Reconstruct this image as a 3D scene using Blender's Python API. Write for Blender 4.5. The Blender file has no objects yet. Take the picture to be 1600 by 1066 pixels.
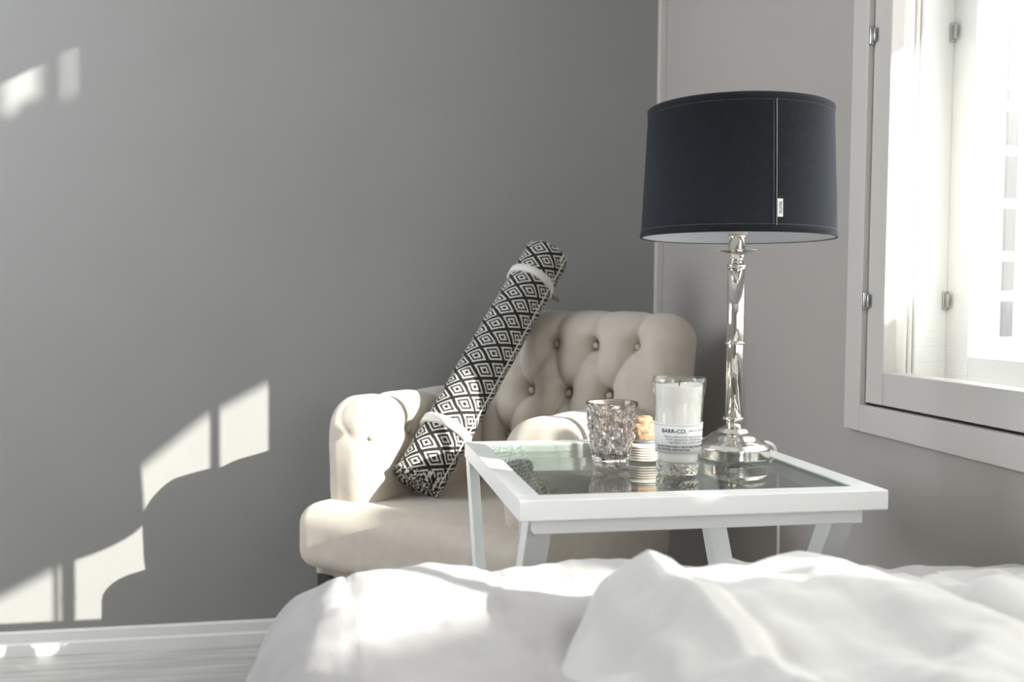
import bpy, bmesh, math, random
import numpy as np
from mathutils import Vector, Matrix, noise
R = math.radians; PI = math.pi
random.seed(4)
scn = bpy.context.scene
col = scn.collection

# ------------------------------------------------------------------ camera
def set_camera():
    yaw, pit, rol = R(10.625), R(-2.448), R(0.5815)
    f = Vector((math.sin(yaw)*math.cos(pit), math.cos(yaw)*math.cos(pit), math.sin(pit)))
    r = Vector((math.cos(yaw), -math.sin(yaw), 0)); u = r.cross(f)
    r2 = r*math.cos(rol)+u*math.sin(rol); u2 = -r*math.sin(rol)+u*math.cos(rol)
    cam = bpy.data.cameras.new('camera'); o = bpy.data.objects.new('camera', cam); col.objects.link(o)
    m = Matrix((r2, u2, -f)).transposed().to_4x4(); m.translation = (0, 0, .93)
    o.matrix_world = m
    cam.sensor_width = 36; cam.lens = 1495.4/1600*36
    cam.clip_start = .01
    cam.dof.use_dof = True; cam.dof.focus_distance = 1.55; cam.dof.aperture_fstop = 4.8
    scn.camera = o
set_camera()
# ------------------------------------------------------------------ light
scn.view_settings.view_transform = 'Standard'; scn.view_settings.look = 'None'
scn.view_settings.gamma = 1; scn.view_settings.use_curve_mapping = False
scn.view_settings.exposure = 0.30
scn.cycles.use_denoising = True
scn.cycles.max_bounces = 20; scn.cycles.diffuse_bounces = 5; scn.cycles.transparent_max_bounces = 24
scn.cycles.transmission_bounces = 20; scn.cycles.blur_glossy = .6
scn.cycles.sample_clamp_indirect = 6
w = bpy.data.worlds.new('sky'); scn.world = w; w.use_nodes = True
w.node_tree.nodes['Background'].inputs[0].default_value = (1, 1, .99, 1)
w.node_tree.nodes['Background'].inputs[1].default_value = 4
SUN = Vector((-1, 1.055, -.584)).normalized()
sl = bpy.data.lights.new('sun', 'SUN'); sl.energy = 13.5; sl.angle = R(.3); sl.color = (1, .955, .89)
so = bpy.data.objects.new('sun', sl); col.objects.link(so); so.rotation_euler = SUN.to_track_quat('-Z', 'Y').to_euler()
so.location = (6, -5, 5)
def area(name, loc, direction, sx, sy, power, colr):
    l = bpy.data.lights.new(name, 'AREA'); l.shape = 'RECTANGLE'; l.size = sx; l.size_y = sy; l.energy = power; l.color = colr
    o = bpy.data.objects.new(name, l); col.objects.link(o); o.location = loc
    o.rotation_euler = Vector(direction).to_track_quat('-Z', 'Y').to_euler(); return o
# daylight of the two windows behind and to the left of the camera
area('window_daylight', (-2.03, 1.75, 1.72), (1, 0, 0), 1.2, 1.2, 22, (.80, .89, 1))
area('window_daylight', (.86, -1.65, 1.45), (-1, .75, -.05), 1.2, 1.2, 26, (1, .99, .97))
pt = area('window_portal', (1.12, .52, 1.69), (-1, 0, 0), 1.95, 1.65, 1, (1, 1, 1)); pt.data.cycles.is_portal = True

# ------------------------------------------------------------------ materials
def mat(name, c, rough=.6, metal=0, spec=.5, bump=0, bscale=50, cvar=0, cscale=4, sheen=0, stretch=None, coat=0, detail=4):
    m = bpy.data.materials.new(name); m.use_nodes = True; nt = m.node_tree; N = nt.nodes; L = nt.links
    b = N['Principled BSDF']; b.inputs['Base Color'].default_value = (*c, 1); b.inputs['Roughness'].default_value = rough
    b.inputs['Metallic'].default_value = metal; b.inputs['Specular IOR Level'].default_value = spec
    if sheen and name.startswith('charcoal'): b.inputs['Sheen Tint'].default_value = (.72, .82, 1, 1)
    if sheen: b.inputs['Sheen Weight'].default_value = sheen; b.inputs['Sheen Roughness'].default_value = .4
    if coat: b.inputs['Coat Weight'].default_value = coat; b.inputs['Coat Roughness'].default_value = .1
    if bump or cvar:
        tc = N.new('ShaderNodeTexCoord'); mp = N.new('ShaderNodeMapping'); L.new(tc.outputs['Object'], mp.inputs[0])
        if stretch: mp.inputs['Scale'].default_value = stretch
    if bump:
        n = N.new('ShaderNodeTexNoise'); n.inputs['Scale'].default_value = bscale; n.inputs['Detail'].default_value = detail
        L.new(mp.outputs[0], n.inputs['Vector'])
        bp = N.new('ShaderNodeBump'); bp.inputs['Strength'].default_value = bump; bp.inputs['Distance'].default_value = .002
        L.new(n.outputs[0], bp.inputs['Height']); L.new(bp.outputs[0], b.inputs['Normal'])
    if cvar:
        n = N.new('ShaderNodeTexNoise'); n.inputs['Scale'].default_value = cscale; n.inputs['Detail'].default_value = 5
        L.new(mp.outputs[0], n.inputs['Vector'])
        r = N.new('ShaderNodeValToRGB'); r.color_ramp.elements[0].position = .3; r.color_ramp.elements[1].position = .7
        r.color_ramp.elements[0].color = (*[max(0, x*(1-cvar)) for x in c], 1); r.color_ramp.elements[1].color = (*[min(1, x*(1+cvar)) for x in c], 1)
        L.new(n.outputs[0], r.inputs[0]); L.new(r.outputs[0], b.inputs['Base Color'])
    return m
def pane_mat(name, tint, base=.04, rough=.0):
    m = bpy.data.materials.new(name); m.use_nodes = True; nt = m.node_tree; N = nt.nodes; L = nt.links
    N.remove(N['Principled BSDF']); out = N['Material Output']
    t = N.new('ShaderNodeBsdfTransparent'); t.inputs[0].default_value = (*tint, 1)
    g = N.new('ShaderNodeBsdfGlossy'); g.inputs['Roughness'].default_value = rough
    lw = N.new('ShaderNodeLayerWeight'); lw.inputs['Blend'].default_value = .5
    pw = N.new('ShaderNodeMath'); pw.operation = 'POWER'; L.new(lw.outputs['Facing'], pw.inputs[0]); pw.inputs[1].default_value = 4
    fr = N.new('ShaderNodeMath'); fr.operation = 'MULTIPLY_ADD'; L.new(pw.outputs[0], fr.inputs[0]); fr.inputs[1].default_value = .9; fr.inputs[2].default_value = base
    mx = N.new('ShaderNodeMixShader'); L.new(fr.outputs[0], mx.inputs[0]); L.new(t.outputs[0], mx.inputs[1]); L.new(g.outputs[0], mx.inputs[2])
    L.new(mx.outputs[0], out.inputs[0]); return m
def glass_mat(name, c, rough=0, ior=1.48):
    m = bpy.data.materials.new(name); m.use_nodes = True
    b = m.node_tree.nodes['Principled BSDF']; b.inputs['Base Color'].default_value = (*c, 1); b.inputs['Roughness'].default_value = rough
    b.inputs['Transmission Weight'].default_value = 1; b.inputs['IOR'].default_value = ior; return m
M = dict(
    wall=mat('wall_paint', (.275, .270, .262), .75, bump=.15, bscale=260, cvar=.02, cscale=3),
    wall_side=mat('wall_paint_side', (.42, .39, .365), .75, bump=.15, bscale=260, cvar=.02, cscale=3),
    ceiling=mat('ceiling_paint', (.6, .6, .59), .8),
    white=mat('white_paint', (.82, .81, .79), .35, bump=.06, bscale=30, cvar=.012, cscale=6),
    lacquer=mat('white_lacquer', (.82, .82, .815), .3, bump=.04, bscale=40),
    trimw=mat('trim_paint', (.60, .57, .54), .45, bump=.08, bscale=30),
    floor=mat('floor_plank', (.56, .54, .515), .38, bump=.25, bscale=14, cvar=.22, cscale=3, stretch=(1, 14, 14)),
    linen=mat('linen_upholstery', (.56, .50, .43), .88, bump=.5, bscale=700, cvar=.045, cscale=35, sheen=.25),
    button=mat('covered_button', (.46, .41, .35), .85, bump=.4, bscale=500),
    darkwood=mat('dark_stained_wood', (.025, .02, .018), .35, cvar=.3, cscale=20),
    chrome=mat('polished_nickel', (.78, .745, .70), .10, metal=1, cvar=.02, cscale=5),
    socket=mat('cream_socket', (.75, .70, .6), .45),
    cable=mat('white_cable', (.82, .81, .80), .45),
    cotton=mat('white_cotton', (.62, .60, .58), .9, bump=.3, bscale=350, cvar=.02, cscale=8, sheen=.2),
    spread=mat('greyish_cotton', (.43, .41, .405), .92, bump=.45, bscale=500, cvar=.03, cscale=10, sheen=.2),
    wax=mat('cream_wax', (.95, .925, .87), .4, cvar=.015, cscale=12),
    wick=mat('burnt_wick', (.02, .02, .02), .8),
    paper=mat('paper_label', (.83, .83, .81), .7, cvar=.03, cscale=40),
    ink=mat('black_ink', (.03, .03, .035), .7),
    inkg=mat('grey_ink', (.2, .2, .2), .7),
    cork=mat('cork', (.42, .28, .18), .85, bump=.8, bscale=220, cvar=.45, cscale=180),
    bandgrey=mat('grey_band', (.13, .13, .14), .5),
    leather=mat('brown_leather', (.10, .065, .05), .5, bump=.3, bscale=200),
    strap=mat('white_paper_strap', (.72, .69, .64), .6),
    metal=mat('steel_fitting', (.45, .45, .44), .3, metal=1),
    shade=mat('charcoal_shade_fabric', (.014, .0155, .020), .8, bump=.6, bscale=900, cvar=.15, cscale=160, sheen=.17, spec=.15),
    shadein=mat('white_shade_lining', (.62, .64, .68), .7),
    thread=mat('grey_thread', (.22, .22, .23), .7),
    ext=mat('exterior_white_boards', (.82, .82, .81), .6),
    extpane=mat('exterior_window_pane', (.05, .051, .053), .2),
    snow=mat('snow', (.85, .86, .88), .7, bump=.3, bscale=5),
    table_glass=pane_mat('table_glass', (.90, .94, .92)),
    window_glass=pane_mat('window_glass', (.97, .98, .975)),
    clear=glass_mat('clear_glass', (.98, .99, .985)),
    thin=pane_mat('thin_clear_glass', (.99, .99, .988), .06),
    smoke=glass_mat('smoky_mauve_glass', (.90, .86, .85)),
)
M['wax'].node_tree.nodes['Principled BSDF'].inputs['Subsurface Weight'].default_value = .25
M['wax'].node_tree.nodes['Principled BSDF'].inputs['Subsurface Radius'].default_value = (.01, .008, .005)
def edge_glass():
    return mat('green_glass_edge', (.10, .22, .19), .15)
M['glass_edge'] = edge_glass()

def weave_mat():
    """black and white woven nested diamonds, laid round the roll's own axis"""
    m = bpy.data.materials.new('diamond_weave'); m.use_nodes = True; nt = m.node_tree; N = nt.nodes; L = nt.links
    b = N['Principled BSDF']; b.inputs['Roughness'].default_value = .9
    def mt(op, a, bb=None):
        n = N.new('ShaderNodeMath'); n.operation = op
        for i, v in enumerate((a, bb)):
            if v is None: continue
            if isinstance(v, (int, float)): n.inputs[i].default_value = v
            else: L.new(v, n.inputs[i])
        return n.outputs[0]
    tc = N.new('ShaderNodeTexCoord'); sp = N.new('ShaderNodeSeparateXYZ'); L.new(tc.outputs['Object'], sp.inputs[0])
    nz = N.new('ShaderNodeTexNoise'); nz.inputs['Scale'].default_value = 30; L.new(tc.outputs['Object'], nz.inputs['Vector'])
    wob = mt('MULTIPLY', mt('SUBTRACT', nz.outputs[0], .5), .10)
    ang = mt('DIVIDE', mt('ARCTAN2', sp.outputs[1], sp.outputs[0]), 2*PI)
    s = mt('ADD', mt('MULTIPLY', ang, 5), wob)
    t = mt('ADD', mt('DIVIDE', sp.outputs[2], .048), wob)
    q = 1/24
    s = mt('MULTIPLY', mt('FLOOR', mt('DIVIDE', s, q)), q)
    t = mt('MULTIPLY', mt('FLOOR', mt('DIVIDE', t, q)), q)
    fs = mt('ABSOLUTE', mt('SUBTRACT', mt('FRACT', mt('ADD', s, 20)), .5))
    ft = mt('ABSOLUTE', mt('SUBTRACT', mt('FRACT', mt('ADD', t, 20)), .5))
    d = mt('ADD', fs, ft); d = mt('MINIMUM', d, mt('SUBTRACT', 1, d))
    r = N.new('ShaderNodeValToRGB'); r.color_ramp.interpolation = 'CONSTANT'; e = r.color_ramp.elements
    K = (.012, .011, .012, 1); W = (.72, .69, .63, 1)
    e[0].position = 0; e[0].color = K; e[1].position = .10; e[1].color = W
    for p, c in ((.19, K), (.295, W), (.40, K)):
        x = e.new(p); x.color = c
    L.new(d, r.inputs[0]); L.new(r.outputs[0], b.inputs['Base Color'])
    w1 = N.new('ShaderNodeTexNoise'); w1.inputs['Scale'].default_value = 420; L.new(tc.outputs['Object'], w1.inputs['Vector'])
    bp = N.new('ShaderNodeBump'); bp.inputs['Strength'].default_value = .7; bp.inputs['Distance'].default_value = .003
    L.new(w1.outputs[0], bp.inputs['Height']); L.new(bp.outputs[0], b.inputs['Normal'])
    return m
M['weave'] = weave_mat()
M['weave_black'] = mat('black_yarn', (.012, .011, .012), .9)
M['weave_white'] = mat('white_yarn', (.72, .69, .63), .9)

# ------------------------------------------------------------------ helpers
def link(name, me, m, parent=None, smooth=False, loc=None, rot=None):
    o = bpy.data.objects.new(name, me); col.objects.link(o)
    for mm in (m if isinstance(m, (list, tuple)) else [m]): me.materials.append(mm)
    if smooth:
        for p in me.polygons: p.use_smooth = True
    if loc: o.location = loc
    if rot: o.rotation_euler = rot
    if parent: o.parent = parent
    return o
def empty(name, loc=(0, 0, 0), rz=0, label=None, cat=None, group=None, kind=None, parent=None):
    o = bpy.data.objects.new(name, None); col.objects.link(o); o.location = loc; o.rotation_euler = (0, 0, rz)
    o.empty_display_size = .05
    if label: o['label'] = label
    if cat: o['category'] = cat
    if group: o['group'] = group
    if kind: o['kind'] = kind
    if parent: o.parent = parent
    return o
def mesh(verts, faces, name='m'):
    me = bpy.data.meshes.new(name); me.from_pydata([tuple(v) for v in verts], [], faces); me.update(); return me
def box_me(lo, hi, bev=.0, seg=2):
    bm = bmesh.new(); bmesh.ops.create_cube(bm, size=1)
    lo = Vector(lo); hi = Vector(hi); s = hi-lo; c = (hi+lo)/2
    for v in bm.verts: v.co = Vector((v.co.x*s.x, v.co.y*s.y, v.co.z*s.z))+c
    if bev: bmesh.ops.bevel(bm, geom=bm.edges[:], offset=bev, segments=seg, profile=.5, affect='EDGES')
    me = bpy.data.meshes.new('box'); bm.to_mesh(me); bm.free(); return me
def boxes_me(lst, bev=0):
    bm = bmesh.new()
    for lo, hi in lst:
        t = box_me(lo, hi, bev, 1); bm.from_mesh(t)
    me = bpy.data.meshes.new('boxes'); bm.to_mesh(me); bm.free(); return me
def prism_me(pts, axis, a, b, bev=0):
    """outline pts (2-D) extruded along axis from a to b"""
    def P(p, k):
        if axis == 'x': return (k, p[0], p[1])
        if axis == 'y': return (p[0], k, p[1])
        return (p[0], p[1], k)
    n = len(pts); vs = [P(p, a) for p in pts]+[P(p, b) for p in pts]
    fs = [tuple(range(n)), tuple(range(2*n-1, n-1, -1))]+[(i, i+n, (i+1) % n+n, (i+1) % n) for i in range(n)]
    bm = bmesh.new(); bm.from_mesh(mesh(vs, fs)); bmesh.ops.recalc_face_normals(bm, faces=bm.faces[:])
    if bev: bmesh.ops.bevel(bm, geom=bm.edges[:], offset=bev, segments=2, profile=.5, affect='EDGES')
    me = bpy.data.meshes.new('prism'); bm.to_mesh(me); bm.free(); return me
def lathe_me(prof, n=64, fn=None, close=False):
    """prof: list of (r, z)"""
    vs = []; fs = []
    for (r, z) in prof:
        for i in range(n):
            a = 2*PI*i/n; rr, zz = (fn(r, z, a) if fn else (r, z)); vs.append((rr*math.cos(a), rr*math.sin(a), zz))
    m = len(prof)
    for j in range(m-1 if not close else m):
        k = (j+1) % m
        for i in range(n): fs.append((j*n+i, j*n+(i+1) % n, k*n+(i+1) % n, k*n+i))
    if not close:
        if prof[0][0] < 2e-4: pass
        else: fs.append(tuple(range(n-1, -1, -1)))
        if prof[-1][0] >= 2e-4: fs.append(tuple((m-1)*n+i for i in range(n)))
    bm = bmesh.new(); bm.from_mesh(mesh(vs, fs)); bmesh.ops.remove_doubles(bm, verts=bm.verts[:], dist=1e-6)
    bmesh.ops.recalc_face_normals(bm, faces=bm.faces[:])
    me = bpy.data.meshes.new('lathe'); bm.to_mesh(me); bm.free(); return me
def tube_me(pts, r, n=8, smoothn=0):
    P = [Vector(p) for p in pts]
    for _ in range(smoothn):
        Q = [P[0]]
        for a, b in zip(P, P[1:]): Q += [a*.75+b*.25, a*.25+b*.75]
        Q.append(P[-1]); P = Q
    vs = []; fs = []; up = Vector((0, 0, 1))
    prev = None
    for i, p in enumerate(P):
        t = (P[min(i+1, len(P)-1)]-P[max(i-1, 0)]).normalized()
        if prev is None:
            x = t.cross(up if abs(t.z) < .9 else Vector((1, 0, 0))).normalized()
        else:
            x = (prev-t*prev.dot(t)).normalized()
        prev = x; y = t.cross(x)
        rr = r(i/(len(P)-1)) if callable(r) else r
        for k in range(n):
            a = 2*PI*k/n; vs.append(p+x*rr*math.cos(a)+y*rr*math.sin(a))
    for i in range(len(P)-1):
        for k in range(n): fs.append((i*n+k, i*n+(k+1) % n, (i+1)*n+(k+1) % n, (i+1)*n+k))
    fs.append(tuple(range(n-1, -1, -1))); fs.append(tuple((len(P)-1)*n+k for k in range(n)))
    return mesh(vs, fs)
def rbox(lo, hi, r, step, fn=None, gridn=None):
    """soft upholstered block: dense rounded box; fn(p, n) -> displaced p"""
    lo = np.array(lo, float); hi = np.array(hi, float); c = (lo+hi)/2; h = (hi-lo)/2; rr = np.minimum(np.array([r, r, r]), h*.999)
    ns = [max(2, int(round(2*h[i]/step))) for i in range(3)]
    bm = bmesh.new(); vs = {}
    def V(i, j, k):
        key = (i, j, k)
        if key in vs: return vs[key]
        q = []
        for a, idx in enumerate(key):
            t = idx/ns[a]
            # spread samples so that the rounded rim keeps its share
            q.append(-h[a]+2*h[a]*t)
        q = np.array(q); inner = np.clip(q, -(h-rr), (h-rr)); d = q-inner; L = math.sqrt(((d/rr)**2).sum())
        if L > 1e-9: nrm = d/rr/L; p = inner+nrm*rr
        else: nrm = np.zeros(3); p = q
        p = p+c; P = Vector(p); Nn = Vector(nrm)
        if fn: P = Vector(fn(P, Nn))
        v = bm.verts.new(P); vs[key] = v; return v
    def face(fa, fb):
        pass
    for ax in range(3):
        a, b = [x for x in range(3) if x != ax]
        for side in (0, ns[ax]):
            for i in range(ns[a]):
                for j in range(ns[b]):
                    q = []
                    for (di, dj) in ((0, 0), (1, 0), (1, 1), (0, 1)):
                        k = [0, 0, 0]; k[ax] = side; k[a] = i+di; k[b] = j+dj; q.append(V(*k))
                    if (side == 0) != (ax == 1): q.reverse()
                    bm.faces.new(q)
    bmesh.ops.recalc_face_normals(bm, faces=bm.faces[:])
    me = bpy.data.meshes.new('soft'); bm.to_mesh(me); bm.free(); return me
def sstep(a, b, x):
    t = min(1, max(0, (x-a)/(b-a))); return t*t*(3-2*t)
def segd(p, a, b):
    ax, ay = a; bx, by = b; px, py = p; dx, dy = bx-ax, by-ay
    t = max(0, min(1, ((px-ax)*dx+(py-ay)*dy)/(dx*dx+dy*dy+1e-12))); return math.hypot(px-ax-t*dx, py-ay-t*dy)
def text_me(txt, size, bold=0, extrude=.0002, align='LEFT'):
    cu = bpy.data.curves.new('t', 'FONT'); cu.body = txt; cu.size = size; cu.extrude = extrude; cu.offset = bold; cu.align_x = align
    cu.resolution_u = 3
    o = bpy.data.objects.new('t', cu); col.objects.link(o); dg = bpy.context.evaluated_depsgraph_get()
    me = bpy.data.meshes.new_from_object(o.evaluated_get(dg)); bpy.data.objects.remove(o); return me

# ------------------------------------------------------------------ room shell
YW = 2.626; XR = .924; XL = -2.1; YF = -2.6; ZC = 2.8; TH = .166
WY0, WY1, WZ0, WZ1 = -.48, 1.535, .75, 2.63            # opening of the right window
def st(o): o['kind'] = 'structure'; return o
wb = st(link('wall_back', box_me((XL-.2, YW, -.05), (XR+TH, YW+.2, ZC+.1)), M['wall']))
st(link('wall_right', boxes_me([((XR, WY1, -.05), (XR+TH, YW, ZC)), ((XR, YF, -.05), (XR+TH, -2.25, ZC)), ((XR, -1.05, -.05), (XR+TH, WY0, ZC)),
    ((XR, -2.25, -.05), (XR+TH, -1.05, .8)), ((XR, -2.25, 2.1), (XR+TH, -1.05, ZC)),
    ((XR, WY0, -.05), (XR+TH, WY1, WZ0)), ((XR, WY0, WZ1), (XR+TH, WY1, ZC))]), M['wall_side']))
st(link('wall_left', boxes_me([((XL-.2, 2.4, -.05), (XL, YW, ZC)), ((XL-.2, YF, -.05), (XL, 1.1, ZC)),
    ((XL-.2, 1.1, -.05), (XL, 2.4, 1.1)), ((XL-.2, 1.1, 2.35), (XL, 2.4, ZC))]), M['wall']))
st(link('wall_front', box_me((XL-.2, YF-.2, -.05), (XR+TH, YF, ZC)), M['wall']))
st(link('ceiling', box_me((XL-.2, YF-.2, ZC), (XR+TH, YW+.2, ZC+.1)), M['ceiling']))
# floor: sub-floor with one object per plank
fl = st(link('floor', box_me((XL-.2, YF-.2, -.12), (XR+TH, YW+.2, -.021)), M['floor']))
rows = []; y = YW-.005; k = 0
base = {}
while y > YF:
    x = XL+random.uniform(-.9, 0)
    while x < XR:
        Lp = random.choice((1.4, 1.7, 2.0)); x0 = max(x, XL); x1 = min(x+Lp, XR)
        if x1-x0 > .05:
            key = round(x1-x0, 3)
            me = base.get(key)
            if me is None:
                me = box_me((0, -.147, -.02), (x1-x0-.002, 0, 0), .0015, 1); me.materials.append(M['floor']); base[key] = me
            o = bpy.data.objects.new('plank', me); col.objects.link(o); o.location = (x0, y, random.uniform(-.0006, 0)); o.parent = fl
        x += Lp
    y -= .149
# baseboards: a low board with a stepped top
def baseboard(name, a, b, ax):
    prof = [(0, 0), (.016, 0), (.016, .030), (.012, .036), (.012, .060), (.009, .064), (0, .064)]
    if ax == 'x': me = prism_me([(YW-p, z) for p, z in prof], 'x', a, b)
    else: me = prism_me([(XR-p, z) for p, z in prof], 'y', a, b)
    return st(link(name, me, M['white']))
baseboard('baseboard_back', XL, XR, 'x')
baseboard('baseboard_right', YF, YW-.016, 'y')
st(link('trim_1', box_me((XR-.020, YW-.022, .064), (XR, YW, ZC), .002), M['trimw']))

# ------------------------------------------------------------------ right window
W = empty('window_1', (XR, 1.5, .71), kind='structure')
def wp(name, lo, hi, m=None, bev=.002, parent=W, loc=True):
    me = box_me(Vector(lo)-Vector((XR, 1.5, .71)), Vector(hi)-Vector((XR, 1.5, .71)), bev)
    return link(name, me, m or M['white'], parent)
cx = XR-.016
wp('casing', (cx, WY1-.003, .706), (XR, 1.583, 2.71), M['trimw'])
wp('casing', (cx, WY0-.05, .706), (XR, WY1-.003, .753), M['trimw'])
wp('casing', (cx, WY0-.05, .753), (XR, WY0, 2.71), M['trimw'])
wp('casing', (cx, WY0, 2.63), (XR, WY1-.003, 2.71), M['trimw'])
# inner sashes
def sash(y0, y1, z0, z1, xa, xb, sw, rail, gx):
    e = empty('sash', (0, 0, 0), parent=W)
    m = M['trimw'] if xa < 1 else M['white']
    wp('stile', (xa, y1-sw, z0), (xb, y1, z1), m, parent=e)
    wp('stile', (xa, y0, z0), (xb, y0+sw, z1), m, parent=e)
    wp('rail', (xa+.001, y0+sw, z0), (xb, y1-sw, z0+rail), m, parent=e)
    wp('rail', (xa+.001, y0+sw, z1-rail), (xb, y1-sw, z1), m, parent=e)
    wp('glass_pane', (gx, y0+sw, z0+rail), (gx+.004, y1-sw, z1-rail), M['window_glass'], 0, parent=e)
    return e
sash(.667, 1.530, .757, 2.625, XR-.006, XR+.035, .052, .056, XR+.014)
sash(WY0+.004, .663, .757, 2.625, XR-.006, XR+.035, .052, .056, XR+.014)
# reveal lining between the sashes
wp('reveal', (XR+.036, 1.500, WZ0), (XR+TH, WY1, WZ1), M['white'])
wp('reveal', (XR+.036, WY0, WZ0), (XR+TH, 1.500, .79), M['white'])
wp('reveal', (XR+.036, WY0, 2.60), (XR+TH, 1.500, WZ1), M['white'])
for xg in (XR+.052, XR+.062):                     # two thin grooved beads standing on the lining
    wp('bead', (xg, 1.4965, .79), (xg+.004, 1.500, 2.60), M['trimw'], .0005)
ox = XR+.126
for (a, b) in ((WY0+.002, 1.50),):
    sash(a, b, .793, 2.62, ox, ox+.036, .060, .05, ox+.018)
for yb, hb in ((1.176, 1), (.757, .55), (.35, 1), (-.06, 1)): wp('glazing_bar', (ox+.018-.008*hb, yb-.006*hb, .843), (ox+.018+.008*hb, yb+.006*hb, 2.57), M['white'], .001)
# hinges: barrel with two leaves
def hinge(x, y, z, s=1):
    bm = bmesh.new()
    t = lathe_me([(.0001, -.016), (.0042, -.016), (.0048, -.013), (.0048, .013), (.0042, .016), (.0001, .016)], 14); bm.from_mesh(t)
    for lo, hi in (((-.003, .002, -.012), (.0, .013, .012)), ((-.003, -.014, -.012), (0, -.002, .012))):
        bm.from_mesh(box_me(lo, hi, .001, 1))
    me = bpy.data.meshes.new('hinge'); bm.to_mesh(me); bm.free()
    link('hinge', me, M['metal'], W, True, loc=(x-XR, y-1.5, z-.71))
for z in (1.392, .935): hinge(XR-.010, 1.531, z)
for z in (1.396, .937): hinge(ox-.005, 1.4965, z)
# small latch hooks on far trim
# windows behind the camera
for nm, pos in (('window_2', 'left'), ('window_3', 'front')):
    e = empty(nm, (0, 0, 0), kind='structure')
    if pos == 'left':
        bars = [((XL-.1, 1.1, 1.1), (XL-.04, 2.4, 1.17)), ((XL-.1, 1.1, 2.28), (XL-.04, 2.4, 2.35)), ((XL-.1, 1.1, 1.17), (XL-.04, 1.17, 2.28)),
                ((XL-.1, 2.33, 1.17), (XL-.04, 2.4, 2.28)), ((XL-.1, 1.72, 1.17), (XL-.04, 1.78, 2.28))]
    else:
        xa, xb = XR+.05, XR+.10
        bars = [((xa, -2.25, .8), (xb, -1.05, .87)), ((xa, -2.25, 2.03), (xb, -1.05, 2.1)), ((xa, -2.25, .87), (xb, -2.18, 2.03)),
                ((xa, -1.12, .87), (xb, -1.05, 2.03)), ((xa, -1.68, .87), (xb, -1.62, 2.03))]
    for lo, hi in bars: link('sash_bar', box_me(lo, hi, .003), M['white'], e)

# ------------------------------------------------------------------ outside
st(link('ground', box_me((XR+TH, -12, -.6), (22, 22, -.5)), M['snow']))
ex = empty('veranda', (6.2, 8, -.5), label='white glazed veranda outside the window, overexposed by sun', cat='building')
def ep(name, lo, hi, m, bev=.004, parent=None):
    b = Vector((6.2, 8, -.5)); return link(name, box_me(Vector(lo)-b, Vector(hi)-b, bev, 1), m, parent or ex)
ep('wall', (3.6, 8.12, -.5), (9.4, 8.4, 5.4), M['ext'])
def veranda_column(x0, wd=.155):
    z = .62
    pf = ep('window_frame', (x0-.05, 8.06, .2), (x0+wd+.05, 8.12, 5.2), M['ext'])
    hs = [.36, .30, .42, .42, .34, .12, .20, .40, .44, .40, .30]
    for h_ in hs:
        o = ep('pane', (x0, 8.045, z), (x0+wd, 8.06, z+h_), M['extpane'], .006)
        o.parent = pf
        z += h_+.075
for x0 in (6.20, 7.0, 7.8): veranda_column(x0)
for x0 in (4.1, 4.8, 5.55, 6.6): ep('post', (x0, 7.98, -.5), (x0+.16, 8.12, 5.4), M['ext'])
for z0 in (.55, .15): ep('rail', (6.05, 7.3, z0), (9.0, 7.36, z0+.07), M['ext'])
for i in range(12): ep('baluster', (6.1+i*.22, 7.31, -.3), (6.14+i*.22, 7.35, .55), M['ext'])
# unseen panel added towards the sun, outline cut to shape the sun patches
def shade_pt(yw, zw, X=4.2):
    t = X-XR; return (yw-1.055*t, zw+.584*t)
low = [(1.75, 1.34), (1.49, 1.338), (1.30, 1.345), (1.11, 1.30), (1.06, 1.215), (.95, 1.168), (.77, 1.18), (.5, 1.20), (.2, 1.30), (-.5, 1.34), (-.9, 1.36)]
top = [(-.9, 3.0), (.745, 3.0), (.75, 2.36), (.765, 2.36), (.80, 2.40), (.815, 2.36), (.83, 2.42), (.845, 2.36), (.875, 2.36), (.877, 2.9), (.905, 2.9), (.907, 2.36),
       (.962, 2.36), (.963, 2.9), (.998, 2.9), (.999, 2.36), (1.025, 2.36), (1.026, 2.9), (1.75, 2.9)]
ub = empty('sun_blocker_upper', (4.2, -3, 3), kind='structure')
ol = [shade_pt(*p, 4.24) for p in low]+[shade_pt(*p) for p in top]
link('blocker_panel', prism_me([(y+3, z-3) for y, z in ol], 'x', 0, .04), M['ext'], ub)

block_top = [(-.9, 1.20), (-.22, 1.19), (-.11, 1.147), (.04, 1.095), (.085, 1.05), (.10, 1.0), (.27, .98), (.275, 1.13), (.49, 1.13), (.495, .99), (.80, .985), (.90, .955), (1.03, .955), (1.06, .985), (1.12, .985), (1.13, .955), (1.19, .955), (1.20, .985), (1.24, .985), (1.30, .91), (1.75, .90)]
ol = [shade_pt(*p) for p in block_top]; ol = ol+[(ol[-1][0], -.5), (ol[0][0], -.5)]
lb = empty('sun_blocker_lower', (4.2, -3, -.5), kind='structure')  # second added panel, out of view; its stepped top masks low sunlight
link('blocker_panel', prism_me([(y+3, z+.5) for y, z in ol], 'x', 0, .04), M['ext'], lb)

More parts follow.
